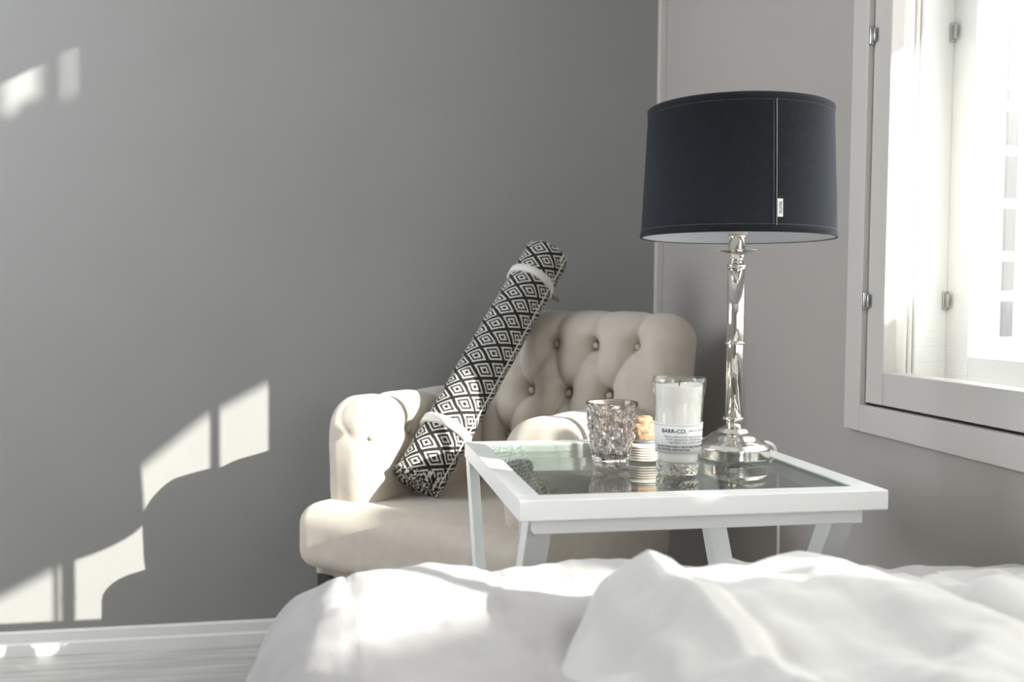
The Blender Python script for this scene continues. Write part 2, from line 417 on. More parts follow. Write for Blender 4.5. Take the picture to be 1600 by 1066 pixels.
# ------------------------------------------------------------------ armchair
CH = empty('armchair', (-.067, 2.10, 0), R(-44), 'beige linen button-tufted armchair with low arms in the room corner', 'armchair')
SEAT = .49
def seat_fn(p, n):
    # crown on top, fuller nose
    x, y, z = p
    cr = .010*math.sin(PI*min(1, max(0, x/.6)))*math.sin(PI*min(1, max(0, (y+.02)/.5)))*max(0, n.z if n.length else 0)
    wv = .0025*noise.noise(Vector((x*9, y*9, z*9)))
    nose = .010*sstep(.3, -.02, y)*max(0, -n.y)
    return (x, y-nose+wv*n.y, z+cr+wv*n.z)
link('seat_cushion', rbox((-.008, -.012, .348), (.606, .50, SEAT-.002), .042, .011, seat_fn), M['linen'], CH, True)
pp = [( -.0085, .03), (-.0085, .40)]
# backrest
bx0, bx1 = .085, .648
P_ = .108
top_row = [(.312+i*P_, .823) for i in (-1, 0, 1, 2)]
mid_row = [(.253+i*P_, .708) for i in (-1, 0, 1, 2)]
low_row = [(.312+i*P_-.004, .595) for i in (-1, 0, 1, 2)]
btn = top_row+mid_row+low_row
edges = []
for r1, r2 in ((top_row, mid_row), (low_row, mid_row)):
    for a in r1:
        for b in r2:
            if abs(a[0]-b[0]) < .075 and a in btn and b in btn: edges.append((a, b))
RAKE = .20
def back_fn(p, n):
    x, y, z = p
    front = max(0, -n.y); topw = max(0, n.z)
    d = 0
    if front > .02 or topw > .02:
        zz = z
        for a, b in btn:
            r = math.hypot(x-a, (zz-b)*.9); d += .038*math.exp(-r/.016)+.008*math.exp(-(r/.04)**2)
        for a, b in edges:
            e = segd((x, zz), a, b); d += .012*math.exp(-e/.0065)+.005*math.exp(-(e/.02)**2)
        for a, b in top_row:                      # pleats running up and over the top
            lean = a+(zz-b)*.10
            e = abs(x-lean)
            if zz > b: d += (.012*math.exp(-e/.0065)+.006*math.exp(-(e/.022)**2))*sstep(b-.005, b+.02, zz)
        d += .0018*noise.noise(Vector((x*22, z*22, 3)))+.003*noise.noise(Vector((x*7+z*5, z*9, 7)))
        for a, b in low_row[:3]: pass
    w = 1
    y2 = y+d*front*1.0; z2 = z-d*topw*.28
    crown = .012*math.sin(PI*min(1, max(0, (x-bx0)/(bx1-bx0))))
    y2 -= crown*front
    # rake and slight outward flare to the top
    s = (z-.45)
    y2 += max(0, s)*RAKE
    x2 = x+(.0 if x < .35 else -.035*sstep(.75, .35, z))
    # lower left front corner narrows behind the arm
    return (x2, y2, z2-.012*sstep(.2, .0, bx1-x)*sstep(.8, .915, z)*.4)
link('backrest', rbox((bx0, .445, .335), (bx1, .600, .906), .076, .0042, back_fn), M['linen'], CH, True)
bb = lathe_me([(.0001, .006), (.004, .0055), (.0075, .003), (.0085, 0), (.0075, -.003), (.0001, -.004)], 16)
bb.materials.append(M['button'])
for p in bb.polygons: p.use_smooth = True
def button(x, y, z, rx):
    o = bpy.data.objects.new('tuft_button', bb); col.objects.link(o); o.location = (x, y, z); o.rotation_euler = rx; o.parent = CH
for a, b in btn:
    button(a, .445+(b-.45)*RAKE+.021-.012*math.sin(PI*(a-bx0)/(bx1-bx0))+.022, b, (R(90), 0, 0))
# arms
def arm(x0, x1, inner, name='arm', zt=.715):
    side = 1 if inner > 0 else -1
    ys = [.20, .325, .42]
    def fn(p, n):
        x, y, z = p
        inn = max(0, n.x*side); tp = max(0, n.z); fr = max(0, -n.y)
        d = 0
        bs = [(.20, .635), (.325, .635)]
        for a, b in bs:
            r = math.hypot(y-a, z-b); d += (.020*math.exp(-r/.014)+.006*math.exp(-(r/.035)**2))*inn
            e = abs(y-a)
            if z > b: d += (.005*math.exp(-e/.006)+.006*math.exp(-(e/.022)**2))*max(inn, tp)*(1 if side > 0 else .45)
        for a, b in ((bs[0], (.2625, .55)), (bs[1], (.2625, .55))):
            e = segd((y, z), a, b); d += .004*math.exp(-e/.006)*inn
        # button on the front inner corner with a pleat over the shoulder
        if side > 0:
            r = math.sqrt((x-(x1-.018))**2+(y-.085)**2+(z-.630)**2); d += .022*math.exp(-r/.018)+.006*math.exp(-(r/.05)**2)
            e = segd((y*.7+(x1-x)*.7, z), (.085*.7+.018*.7, .63), (.15, .74)); d += .005*math.exp(-e/.007)*(1 if z > .62 else 0)
            e = segd((x, z), (x1-.02, .63), (x1-.015, .50)); d += .004*math.exp(-e/.007)*fr
        puff = .010*math.sin(PI*min(1, max(0, (z-.47)/.26)))
        d += .0025*noise.noise(Vector((x*18, y*18, z*18)))
        nn = Vector((n.x, n.y, n.z*.8))
        q = Vector(p)-nn*d
        q.x += side*puff*inn; q.y -= puff*fr
        # outer side leans inward to the bottom
        q.z -= .012*sstep(.12, .06, y)
        return q
    link(name, rbox((x0, .062, .44), (x1, .50, zt), .055, .0062, fn), M['linen'], CH, True)
arm(.0, .142, 1)
arm(.47, .612, -1, zt=.70)
button(.142-.020, .089, .632, (R(90), 0, R(45)))
for yy in (.20,): button(.142-.008, yy, .635, (0, R(90), 0))
# outer seat body / rails
link('seat_base', rbox((.008, .03, .325), (.60, .575, .375), .012, .02), M['linen'], CH, True)
link('side_panel', rbox((.552, .002, .340), (.613, .575, .60), .016, .02), M['linen'], CH, True)
link('side_panel', rbox((.004, .045, .340), (.06, .575, .482), .016, .02), M['linen'], CH, True)
seam = tube_me([(.6135, .02, .350), (.6135, .2, .348), (.6135, .56, .348)], .0016, 6)
link('piping', seam, M['linen'], CH, True)
for (x, y, dx, dy) in ((.045, .045, 0, -.01), (.56, .045, 0, -.01), (.06, .55, 0, .03), (.55, .55, 0, .03)):
    t = .021; b = .013
    vs = [(x-t, y-t, .33), (x+t, y-t, .33), (x+t, y+t, .33), (x-t, y+t, .33), (x-b+dx, y-b+dy, 0), (x+b+dx, y-b+dy, 0), (x+b+dx, y+b+dy, 0), (x-b+dx, y+b+dy, 0)]
    me = mesh(vs, [(0, 1, 2, 3), (7, 6, 5, 4), (0, 4, 5, 1), (1, 5, 6, 2), (2, 6, 7, 3), (3, 7, 4, 0)])
    bm = bmesh.new(); bm.from_mesh(me); bmesh.ops.recalc_face_normals(bm, faces=bm.faces[:]); bmesh.ops.bevel(bm, geom=bm.edges[:], offset=.002, segments=2, affect='EDGES'); bm.to_mesh(me); bm.free()
    link('leg', me, M['darkwood'], CH)

# ------------------------------------------------------------------ rolled rug
B = Vector((.180, 2.060, .534)); T = Vector((.522, 2.335, 1.041))
ax = (T-B); LEN = ax.length; axn = ax.normalized()
zx = axn; side = Vector((0, 0, 1)).cross(zx).normalized(); other = zx.cross(side)
RG = empty('rolled_rug', B, 0, 'black and white diamond-woven rug rolled up and leaning on the armchair', 'rug')
RG.rotation_euler = Matrix((side, other, zx)).transposed().to_euler()
# local +x points sideways (world horizontal), -y faces down/front
RR = .0575
na, nl = 120, 60
TH0 = R(190)                      # where the outer flap ends (towards the viewer's right)
def rug_r(k): return RR-.0055*(k/na)
vs = []; fs = []
for j in range(nl+1):
    z = LEN*j/nl
    for k in range(na+1):
        a = TH0+2*PI*k/na; r = rug_r(k)+.0012*noise.noise(Vector((math.cos(a)*2, math.sin(a)*2, z*14)))
        vs.append((r*math.cos(a), r*math.sin(a), z))
for j in range(nl):
    for k in range(na): fs.append((j*(na+1)+k, j*(na+1)+k+1, (j+1)*(na+1)+k+1, (j+1)*(na+1)+k))
    fs.append((j*(na+1)+na, j*(na+1), (j+1)*(na+1), (j+1)*(na+1)+na))
link('woven_rug', mesh(vs, fs), M['weave'], RG, True)
# coiled layers seen at both ends
def coil(z0, z1, name):
    vs = []; fs = []; n = 420; turns = 6.2
    for i in range(n+1):
        a = TH0+2*PI*turns*(1-i/n); r = RR-.003-(RR-.012)*(i/n)
        jz = .0035*noise.noise(Vector((i*.35, z0*9, 0)))
        for (dr, z) in ((0, z0), (0, z1+jz), (-.0042, z1+jz), (-.0042, z0)):
            vs.append(((r+dr)*math.cos(a), (r+dr)*math.sin(a), z))
    for i in range(n):
        for q in range(3): fs.append((i*4+q, i*4+q+1, i*4+q+5, i*4+q+4))
    o = link(name, mesh(vs, fs), [M['weave_black'], M['weave_white']], RG, False)
    for p in o.data.polygons:
        i = p.index//3; p.material_index = 1 if (i*7919 % 5) < 2 else 0
coil(.02, -.003, 'rug_end'); coil(LEN-.02, LEN+.003, 'rug_end')
# fringe tufts over the bottom edge
vs = []; fs = []; mi = []
for i in range(300):
    a = random.uniform(0, 2*PI); r0 = RR-.002 if i < 190 else random.uniform(.015, RR-.004)
    base_z = random.uniform(.0, .012) if i < 190 else -.001; ln = random.uniform(.004, .009); wdt = random.uniform(.0013, .0022)
    c = Vector((math.cos(a), math.sin(a), 0)); t = Vector((-math.sin(a), math.cos(a), 0))
    p = c*r0+Vector((0, 0, base_z)); tip = p+(c*(1 if i < 190 else 0)*.0045+Vector((0, 0, -ln*.8)))+t*random.uniform(-.002, .002)
    n0 = len(vs); vs += [p+t*wdt+c*wdt*.6, p-t*wdt+c*wdt*.6, p-c*wdt, tip]; fs += [(n0, n0+1, n0+3), (n0+1, n0+2, n0+3), (n0+2, n0, n0+3), (n0, n0+2, n0+1)]
    mi += [random.random() < .45]*4
fr = link('fringe', mesh(vs, fs), [M['weave_black'], M['weave_white']], RG); fr['kind'] = 'stuff'
for p, q in zip(fr.data.polygons, mi): p.material_index = int(q)
# pale hem line of the outer flap
hem = [(math.cos(TH0)*(RR+.0008), math.sin(TH0)*(RR+.0008), LEN*j/40) for j in range(41)]
link('hem', tube_me(hem, .0016, 6), M['strap'], RG, True)
# straps and leather tags
for (zc, zh) in ((LEN*.865, .0095), (LEN*.20, .011)):
    s = link('paper_strap', lathe_me([(RR+.0005, zc-zh), (RR+.0028, zc-zh*.9), (RR+.0028, zc+zh*.9), (RR+.0005, zc+zh)], 72), M['strap'], RG, True)
    a = R(196)
    p = Vector((math.cos(a)*(RR+.001), math.sin(a)*(RR+.001), zc))
    # little strip and tag standing off the right side
    out = Vector((math.cos(a), math.sin(a), 0)); dn = Vector((0, 0, -1))
    w_ = .006
    def quad(p0, p1, wv, th, m, nm):
        d = (p1-p0).normalized(); n = d.cross(wv).normalized()
        vs = []
        for q in (p0, p1):
            for sw in (-1, 1):
                for tt in (-1, 1): vs.append(q+wv*sw+n*tt*th)
        me = mesh(vs, [(0, 1, 3, 2), (4, 6, 7, 5), (0, 4, 5, 1), (2, 3, 7, 6), (0, 2, 6, 4), (1, 5, 7, 3)]); return link(nm, me, m, RG)
    quad(p, p+out*.014+dn*.030, Vector((0, 0, 1)).cross(out)*.004+Vector((0, 0, .003)), .0006, M['strap'], 'tag_strip')
    q0 = p+out*.012+dn*.026
    quad(q0, q0+out*.024-dn*.004+Vector((0, 0, -.012)), (dn*.8+out*.3)*.007, .0012, M['leather'], 'leather_tag')

# ------------------------------------------------------------------ side table
X0, X1, Y0, Y1, ZT = .208, .668, 1.055, 1.511, .703
TB = empty('side_table', (.438, 1.283, 0), 0, 'white tray side table with glass top and crossed legs', 'table')
O = Vector((.438, 1.283, 0))
def tp(name, me, m): me.transform(Matrix.Translation(-O)); return link(name, me, m, TB)
fw = .030; ft = .0245
tp('frame_rail', box_me((X0, Y0, ZT-ft), (X1, Y0+fw, ZT), .0015), M['lacquer'])
tp('frame_rail', box_me((X0, Y1-fw, ZT-ft), (X1, Y1, ZT), .0015), M['lacquer'])
tp('frame_rail', box_me((X0, Y0+fw, ZT-ft), (X0+fw, Y1-fw, ZT), .0015), M['lacquer'])
tp('frame_rail', box_me((X1-fw, Y0+fw, ZT-ft), (X1, Y1-fw, ZT), .0015), M['lacquer'])
tp('glass_top', box_me((X0+fw+.0005, Y0+fw+.0005, ZT-.0065), (X1-fw-.0005, Y1-fw-.0005, ZT-.0015)), M['table_glass'])
tp('glass_edge', box_me((X0+fw-.0002, Y0+fw, ZT-.0066), (X0+fw+.0012, Y1-fw, ZT-.0016)), M['glass_edge'])
tp('glass_edge', box_me((X1-fw-.0012, Y0+fw, ZT-.0066), (X1-fw+.0002, Y1-fw, ZT-.0016)), M['glass_edge'])
# ledge under the glass, rails under the frame
tp('apron', box_me((X0+.022, Y0+.020, ZT-ft-.020), (X1-.022, Y0+.044, ZT-ft), .001), M['lacquer'])
tp('apron', box_me((X0+.022, Y1-.034, ZT-ft-.020), (X1-.022, Y1-.010, ZT-ft), .001), M['lacquer'])
def xleg(xa, xb, ya, yb, za, wdt):
    # leg in the y-z plane from (ya, za) at the top to (yb, 0)
    d = Vector((yb-ya, -za)).normalized(); n = Vector((-d.y, d.x)); hw = wdt/2
    s = wdt/2/abs(d.y)
    pts = [(ya-s, za), (ya+s, za), (yb+s, 0), (yb-s, 0)]
    return prism_me(pts, 'x', xa, xb, .0012)
zt = ZT-ft
for xa in (X0+.018, X1-.050):
    i = 0 if xa < .4 else 1
    xo = xa; 
    tp('leg', xleg(xo, xo+.030, Y0+.048, Y1-.04, zt-.0005, .030), M['lacquer'])
for xa in (X0+.004, X1-.052-.0155+.0):
    xo = X0+.0015 if xa < .4 else X1-.0675-.0155
    tp('leg', xleg(xo, xo+.0155 if xa < .4 else xo+.030, Y1-.020, Y0+.05, zt-.0005, .030), M['lacquer'])
tp('stretcher', box_me((X0+.048, 1.272, .30), (X1-.085, 1.296, .324), .001), M['lacquer'])

# ------------------------------------------------------------------ lamp
LX, LY = .5755, 1.308
LP = empty('table_lamp', (LX, LY, ZT), 0, 'polished nickel table lamp with dark charcoal drum shade', 'lamp')
k = .000936
base = [(.0001, 0), (55*k, 0), (56.5*k, .002), (56.8*k, .0035), (56.5*k, .014), (57*k, .0155), (56.5*k, .018), (54*k, .0195), (53.5*k, .021), (50*k, .0235), (43*k, .028), (40*k, .0295), (37*k, .0325), (32*k, .0358), (27*k, .038), (25.5*k, .0382), (25*k, .0392),
        (22.5*k, .041), (22.5*k, .0425), (18*k, .0445), (12*k, .047), (10.5*k, .0505), (11*k, .054), (14*k, .0555), (16*k, .0570), (16*k, .0590), (13*k, .0612)]
link('lamp_base', lathe_me(base, 96), M['chrome'], LP, True)
def fluted(r, z, a): return r, z
link('stem', lathe_me([(12.6*k, .0605), (12.8*k, .164), (12.4*k, .166), (12.4*k, .170), (13*k, .172), (13.2*k, .277)], 64), M['chrome'], LP, True)
link('stem_ring', lathe_me([(12.5*k, .1655), (14.6*k, .1665), (15.6*k, .168), (14.6*k, .1695), (12.5*k, .1705)], 64), M['chrome'], LP, True)
neck = [(13*k, .2765), (14.2*k, .278), (14*k, .281), (11.5*k, .285), (9.5*k, .288), (9.5*k, .291), (11.5*k, .2925), (11*k, .295), (13*k, .2975), (20*k, .2995), (33*k, .3020), (33.3*k, .3026), (20*k, .3014), (12.5*k, .3010)]
link('drip_pan', lathe_me(neck, 64), M['chrome'], LP, True)
link('upper_stem', lathe_me([(12.2*k, .3005), (12.4*k, .321), (13.6*k, .3215), (13.6*k, .325), (11*k, .3255)], 48), M['chrome'], LP, True)
link('socket', lathe_me([(13*k, .325), (16*k, .3255), (16*k, .342), (15*k, .345), (.0001, .345)], 40), M['socket'], LP, True)
link('bulb', lathe_me([(.0001, .432), (.012, .430), (.023, .420), (.029, .405), (.029, .395), (.022, .375), (.013, .355), (.012, .344)], 32), M['socket'], LP, True)
# shade
rb, rt, zb, ztp = .1388, .1298, .3195, .5035
n = 160
def ring(r, z): return (r, z)
SH = link('lamp_shade', lathe_me([(rb, zb), (rb+.0012, zb+.001), (rb-.0002, zb+.0085), (rb-.0008, zb+.009), (rt+.0008, ztp-.009), (rt+.0016, ztp-.0085), (rt+.0018, ztp-.001), (rt, ztp),
                          (rt-.0015, ztp-.0005), (rb-.0028, zb+.0005)], n, close=True), M['shade'], LP, True)
link('shade_lining', lathe_me([(rb-.003, zb+.001), (rb-.0034, zb+.0012), (rt-.0022, ztp-.001), (rt-.0017, ztp-.001)], n, close=True), M['shadein'], SH, True)
def on_shade(a, z, off):
    r = rb+(rt-rb)*(z-zb)/(ztp-zb)+off; return Vector((r*math.cos(a), r*math.sin(a), z))
AS = math.atan2(-LY, -LX)+R(21.2)
# overlap fold with a raised edge and stitches
def strip(a0, a1, z0, z1, off, th, nseg=2, nz=8):
    vs = []; fs = []
    for j in range(nz+1):
        z = z0+(z1-z0)*j/nz
        for (a, o_) in ((a0, off-.0006), (a0, off+th), (a1, off+th*.8), (a1, off-.0006)): vs.append(on_shade(a, z, o_))
    for j in range(nz):
        for q in range(4): fs.append((j*4+q, j*4+(q+1) % 4, (j+1)*4+(q+1) % 4, (j+1)*4+q))
    fs += [(0, 1, 2, 3), (nz*4+3, nz*4+2, nz*4+1, nz*4)]
    return mesh(vs, fs)
link('overlap_seam', strip(AS-R(.16), AS+R(.16), zb+.009, ztp-.009, .0, .0012), M['thread'], SH)
vs = []; fs = []
def stitch(p, d, w_):
    n0 = len(vs); c = Vector((p.x, p.y, 0)).normalized(); t = d; s = c.cross(t).normalized()*w_
    for q in (p-t, p+t):
        vs.extend([q-s, q+c*w_, q+s])
    fs.extend([(n0, n0+1, n0+4, n0+3), (n0+1, n0+2, n0+5, n0+4), (n0, n0+3, n0+5, n0+2), (n0, n0+2, n0+1), (n0+3, n0+4, n0+5)])
for i in range(62):
    z = zb+.011+i*(ztp-zb-.022)/61; stitch(on_shade(AS-R(1.7), z, .0002), Vector((0, 0, .0009)), .00035)
for i in range(260):
    a = 2*PI*i/260
    for z in (zb+.0105, ztp-.0105):
        stitch(on_shade(a, z, .0002), Vector((-math.sin(a), math.cos(a), 0))*.0009, .0003)
stt = link('stitching', mesh(vs, fs), M['thread'], SH); stt['kind'] = 'stuff'
# woven label with lettering
AL = AS+R(.4); lw = R(3.0)
lab = link('fabric_label', strip(AL, AL+lw, zb+.020, zb+.0435, .0004, .0008), M['paper'], SH)
tx = text_me('PENTIK', .0050, .00008, .0001, 'CENTER')
for v in tx.vertices:
    x, y, z = v.co                      # reads downwards
    a = AL+lw*.5+(y-.0016)/rb; v.co = on_shade(a, zb+.0318-x*.98, .0014+z)
link('label_print', tx, M['ink'], SH)
# spider under the shade
link('shade_spider', boxes_me([((-.128, -.0012, .4985), (.128, .0012, .5010)), ((-.0012, -.128, .4985), (.0012, .128, .5010))]), M['metal'], SH)
link('spider_post', lathe_me([(.003, .343), (.003, .4990)], 10), M['metal'], SH)
# cable
cb = tube_me([(LX+.050, LY+.016, ZT+.004), (LX+.058, LY+.026, ZT+.014), (LX+.068, LY+.036, ZT+.017), (LX+.083, LY+.048, ZT+.012), (LX+.096, LY+.060, ZT+.004), (LX+.108, LY+.078, ZT-.02), (LX+.124, LY+.10, ZT-.10), (LX+.134, LY+.118, .45), (LX+.134, LY+.118, .2), (LX+.14, LY+.12, .02), (LX+.18, LY+.3, .008), (LX+.3, LY+.6, .008)], .0024, 10, 3)
cb.transform(Matrix.Translation((-LX, -LY, -ZT))); link('power_cable', cb, M['cable'], LP, True)

# ------------------------------------------------------------------ tumbler
TU = empty('glass_tumbler', (.3775, 1.263, ZT), 0, 'short smoky glass tumbler with embossed star pattern', 'glass')
H_ = .0885; r0, r1 = .0245, .0362
def rad(z): return r0+(r1-r0)*(z/H_)
def star(r, z, a):
    if z < .0165 or z > .080: return r, z
    row = .0125; s = a/(2*PI)*9; t = (z-.0165)/row
    u = s+t*.5; v = s-t*.5
    fu = u-math.floor(u)-.5; fv = v-math.floor(v)-.5
    x = fu+fv; y = fu-fv                                  # within the diamond
    pyr = 1-2*max(abs(fu), abs(fv))
    ang = math.atan2(y, x); rr = math.hypot(x, y)
    groove = .5+.5*math.cos(ang*8)
    hgt = .0034*pyr-.0028*groove*min(1, rr*3)*(1-min(1, rr))
    fade = sstep(.0165, .019, z)*sstep(.080, .074, z)
    return r+.0036*pyr*fade-.0010*fade, z
outer = [(.0001, 0), (.018, 0), (.0235, .0006), (rad(0)+.0006, .0025)]+[(rad(.004), .004), (rad(.006)+.0004, .006), (rad(.0125)+.0004, .0125), (rad(.0145)-.0006, .0145)]
outer += [(rad(z), z) for z in [.0165+.0125*q/6 for q in range(0, 32)]]+[(rad(.084), .084), (rad(.0875), .0875), (rad(H_)-.0008, H_+.0004)]
inner = [(rad(H_)-.0020, H_-.0002), (rad(.082)-.0028, .082), (rad(.05)-.0034, .05), (rad(.02)-.0038, .02), (rad(.012)-.007, .0125), (.010, .0112), (.0001, .011)]
link('tumbler_body', lathe_me(outer+inner, 108, star), M['smoke'], TU, False)

# ------------------------------------------------------------------ candle
CD = empty('candle_glass', (.4505, 1.200, ZT), 0, 'tall clear glass holding a cream candle with printed paper label', 'candle')
kc = .000849
cr0, cr1, ch = 32.8*kc, 41*kc, .1275
def cr(z): return cr0+(cr1-cr0)*z/ch
def facet(r, z, a):
    if z < .004 or z > .110 or r < .02: return r, z
    n = 12; q = (a*n/(2*PI)) % 1-.5; f = math.cos(PI/n)/math.cos(q*2*PI/n)
    wgt = sstep(.004, .012, z)*sstep(.1095, .103, z)
    return r*(1-wgt*(1-f)*1.0)-.0006*wgt, z
outer = [(.0001, .0015), (.019, .0012), (cr0-.003, 0), (cr0-.0006, .0012)]+[(cr(z)+(.0006 if z > .106 else 0), z) for z in np.linspace(.003, .1215, 60)]+[(cr(ch)-.0002, ch-.0012), (cr(ch)-.0012, ch)]
inner = [(cr(ch)-.0022, ch-.0008), (cr(.12)-.0026, .12), (cr(.018)-.0026, .018)]
wall_ = [p for p in outer if p[1] > .0155]
link('glass_body', lathe_me(wall_+inner, 144, facet, close=True), M['thin'], CD, True)
def pebble(r, z, a):
    if r < .012: return r, z
    return r-.0012*(.5+.5*math.sin(a*24+z*700)), z+.0008*math.sin(a*17)
foot = [p for p in outer if p[1] <= .0155]
link('glass_foot', lathe_me(foot+[(cr(.0155)-.0022, .0158), (.0001, .0153)], 144, pebble), M['clear'], CD, True)
wr = lambda z: cr(z)-.0030
def waxfn(r, z, a):
    if z > .115: return r, z+.0016*math.sin(a*2+1)*min(1, r/.03)
    return r, z
link('wax', lathe_me([(.0001, .0155), (wr(.017)-.004, .0158), (wr(.0185), .0185), (wr(.06), .06), (wr(.116), .116), (wr(.118)-.0004, .118), (.026, .1165), (.015, .1158), (.0001, .1155)], 72, waxfn), M['wax'], CD, True)
link('wick', tube_me([(0, 0, .115), (.0006, 0, .119), (.0018, .0004, .1235)], .0007, 6), M['wick'], CD)
# pebbly glass foot
vs = []; fs = []
# wrap-around label
def wrap(me, a0, z0, off):
    for v in me.vertices:
        x, y, z = v.co; r = cr(z0+y)+off+z; a = a0+x/cr(.05); v.co = (r*math.cos(a), r*math.sin(a), z0+y)
    return me
AF = math.atan2(-1.2, -.4505)
z0l, z1l = .029, .0685
vs = []; fs = []; n = 60; a0, a1 = AF-R(88), AF+R(120)
for i in range(n+1):
    a = a0+(a1-a0)*i/n
    for z, o_ in ((z0l, .0003), (z0l, .0006), (z1l, .0006), (z1l, .0003)):
        r = cr(z)+o_; vs.append((r*math.cos(a), r*math.sin(a), z))
for i in range(n):
    for q in range(4): fs.append((i*4+q, i*4+(q+1) % 4, (i+1)*4+(q+1) % 4, (i+1)*4+q))
LB = link('paper_label', mesh(vs, fs), M['paper'], CD, True)
link('label_print', wrap(text_me('BARR-CO.', .0072, .00012, .00005), AF-R(41), .0570, .0008), M['ink'], LB)
for i, (s, z) in enumerate((('Hand crafted with natural soy and', .0510), ('fresh ingredients, blended with', .0472), ('vegetable wax, cotton wick & scent', .0436))):
    me = text_me(s, .0042, 0, .00004)
    for v in me.vertices: v.co.x += v.co.y*.45
    link('label_print', wrap(me, AF-R(36-i*6), z, .0008), M['inkg'], LB)
for s, z, a in (('OIL, SOY WAX AND A VEGETABLE WAX, NATURAL', .0378, -58), ('OIL, COTTON, AND NATURAL.', .0338, -58)):
    link('label_print', wrap(text_me(s, .0034, .00008, .00005), AF+R(a), z, .0008), M['ink'], LB)
link('label_print', wrap(text_me('Barr-Co. Soap Shop', .0036, 0, .00004), AF+R(26), .0590, .0008), M['inkg'], LB)
for z in (z0l+.0022, z1l-.0022):
    vs = []; fs = []
    for i in range(n+1):
        a = a0+(a1-a0)*i/n
        for dz, o_ in ((0, .0007), (.0004, .0009), (.0004, .0007)):
            r = cr(z)+o_; vs.append((r*math.cos(a), r*math.sin(a), z+dz))
    for i in range(n):
        for q in range(2): fs.append((i*3+q, i*3+q+1, (i+1)*3+q+1, (i+1)*3+q))
    link('label_line', mesh(vs, fs), M['inkg'], LB)

# ------------------------------------------------------------------ jar with cork
JR = empty('corked_jar', (.4385, 1.312, ZT), 0, 'small ribbed cream jar with cork stopper between tumbler and candle', 'jar')
stripe = mat('cream_glaze', (.74, .70, .62), .18, spec=.6)
stripe2 = mat('brown_glaze', (.28, .21, .15), .25)
prof = [(.0001, 0), (.030, 0), (.0315, .0012)]
z = .0015
for i in range(6):
    prof += [(.0322, z+.0007), (.0326, z+.0018), (.0322, z+.0029), (.0312, z+.0035)]; z += .0036
prof += [(.0300, .0240), (.0290, .0250), (.0288, .0258), (.0001, .0258)]
jb = link('jar_body', lathe_me(prof, 72), [stripe, stripe2], JR, True)
for p in jb.data.polygons:
    zc = sum(jb.data.vertices[v].co.z for v in p.vertices)/len(p.vertices)
    r_ = sum(math.hypot(*jb.data.vertices[v].co.xy) for v in p.vertices)/len(p.vertices)
    if r_ < .03215 and zc < .0225: p.material_index = 1
link('grey_band', lathe_me([(.0255, .0250), (.0272, .0254), (.0276, .0265), (.0276, .0300), (.0268, .0308), (.0001, .0308)], 64), M['bandgrey'], JR, True)
def corkfn(r, z, a): return r*(1+.02*math.sin(a*5)+.012*math.sin(a*11+z*400)), z+.0010*math.sin(a+1.0)*(1 if z > .05 else 0)
link('cork_stopper', lathe_me([(.0001, .0300), (.0205, .0300), (.0222, .0312), (.0230, .046), (.0222, .0520), (.0200, .0535), (.0001, .0542)], 48, corkfn), M['cork'], JR, True)
link('cork_knob', lathe_me([(.0130, .0525), (.0145, .0540), (.0145, .0590), (.0125, .0612), (.0001, .0618)], 40, corkfn), M['cork'], JR, True)

# ------------------------------------------------------------------ bed
BD = empty('bed', (.40, .0, 0), 0, 'bed in the foreground, its mattress under a pale grey-white bedspread', 'bed')
link('mattress', rbox((-.435, -1.85, .30), (.49, .955, .598), .06, .05), M['cotton'], BD, True)
link('bed_base', box_me((-.43, -1.84, .12), (.485, .945, .30), .01), M['darkwood'], BD)
for x in (-.38, .44):
    for y in (-1.75, .86): link('leg', box_me((x-.025, y-.025, 0), (x+.025, y+.025, .12), .004), M['darkwood'], BD)
def fbm(x, y, z=0, o=4):
    s = 0; a = 1
    for i in range(o): s += a*noise.noise(Vector((x, y, z))); x *= 2.05; y *= 2.05; z += 3.1; a *= .5
    return s
# bedspread: one cloth shell following the mattress, with creases and a hanging side
def spread_z(s, t):
    """s across from the left, t from the far end; returns point"""
    return None
nx, ny = 230, 330
XA, XB, YA, YB = -.085, .905, -1.2, 1.028
ZS = .648; rc = .125
vs = []; fs = []
drop = .30
def bed_pt(i, j):
    # arc-length style parametrisation over the edges
    su = i/nx; sv = j/ny
    Lx = drop+(XB-XA); Ly = (YB-YA)+.22
    a = su*Lx-drop; b = sv*Ly            # a<0: hanging left side ; b > YB-YA : hanging far end
    def corner(q, r):                    # q: arc coordinate from the edge going inward; returns (in, down)
        arc = r*PI/2
        if q >= arc/2+0: pass
        if q > arc: return (q-arc+r, 0.)
        if q > 0:
            th = (1-q/arc)*PI/2; return (r-r*math.sin(th), r-r*math.cos(th))
        return (0., r-q)
    ia, da = corner(a, rc)
    ib, db = corner((YB-YA)-b+.02, .045)
    x = XA+ia; y = YB-ib
    down = math.sqrt(da*da+db*db)
    big = fbm(x*3.1+5, y*3.1, .3, 2); sm = fbm(x*9+1.5*y, y*6-2*x, 1.7, 3)
    z = ZS-down-.034*sstep(.25, .85, x)+.005*big+.0075*sm+.0034*fbm(x*26+3*y, y*15-5*x, 6, 2)
    # soft diagonal folds on the top
    fold = math.sin((x*1.0+y*.9)*34+2.2*fbm(x*4, y*4, 2, 2)); z += .0022*fold*sstep(.1, .35, x+.15)
    # straight woven seams
    for xs in (.012, .150, .162):
        z -= .0022*math.exp(-((x-xs-.006*math.sin(y*9))/.0022)**2)
    side = sstep(0, .08, da)
    x += side*(.006*math.sin(y*26+1.5*math.sin(y*7))+.008*fbm(y*4, z*4, 4, 2))
    y += sstep(0, .05, db)*.004*math.sin(x*40)
    return (x, y, z)
for j in range(ny+1):
    for i in range(nx+1): vs.append(bed_pt(i, j))
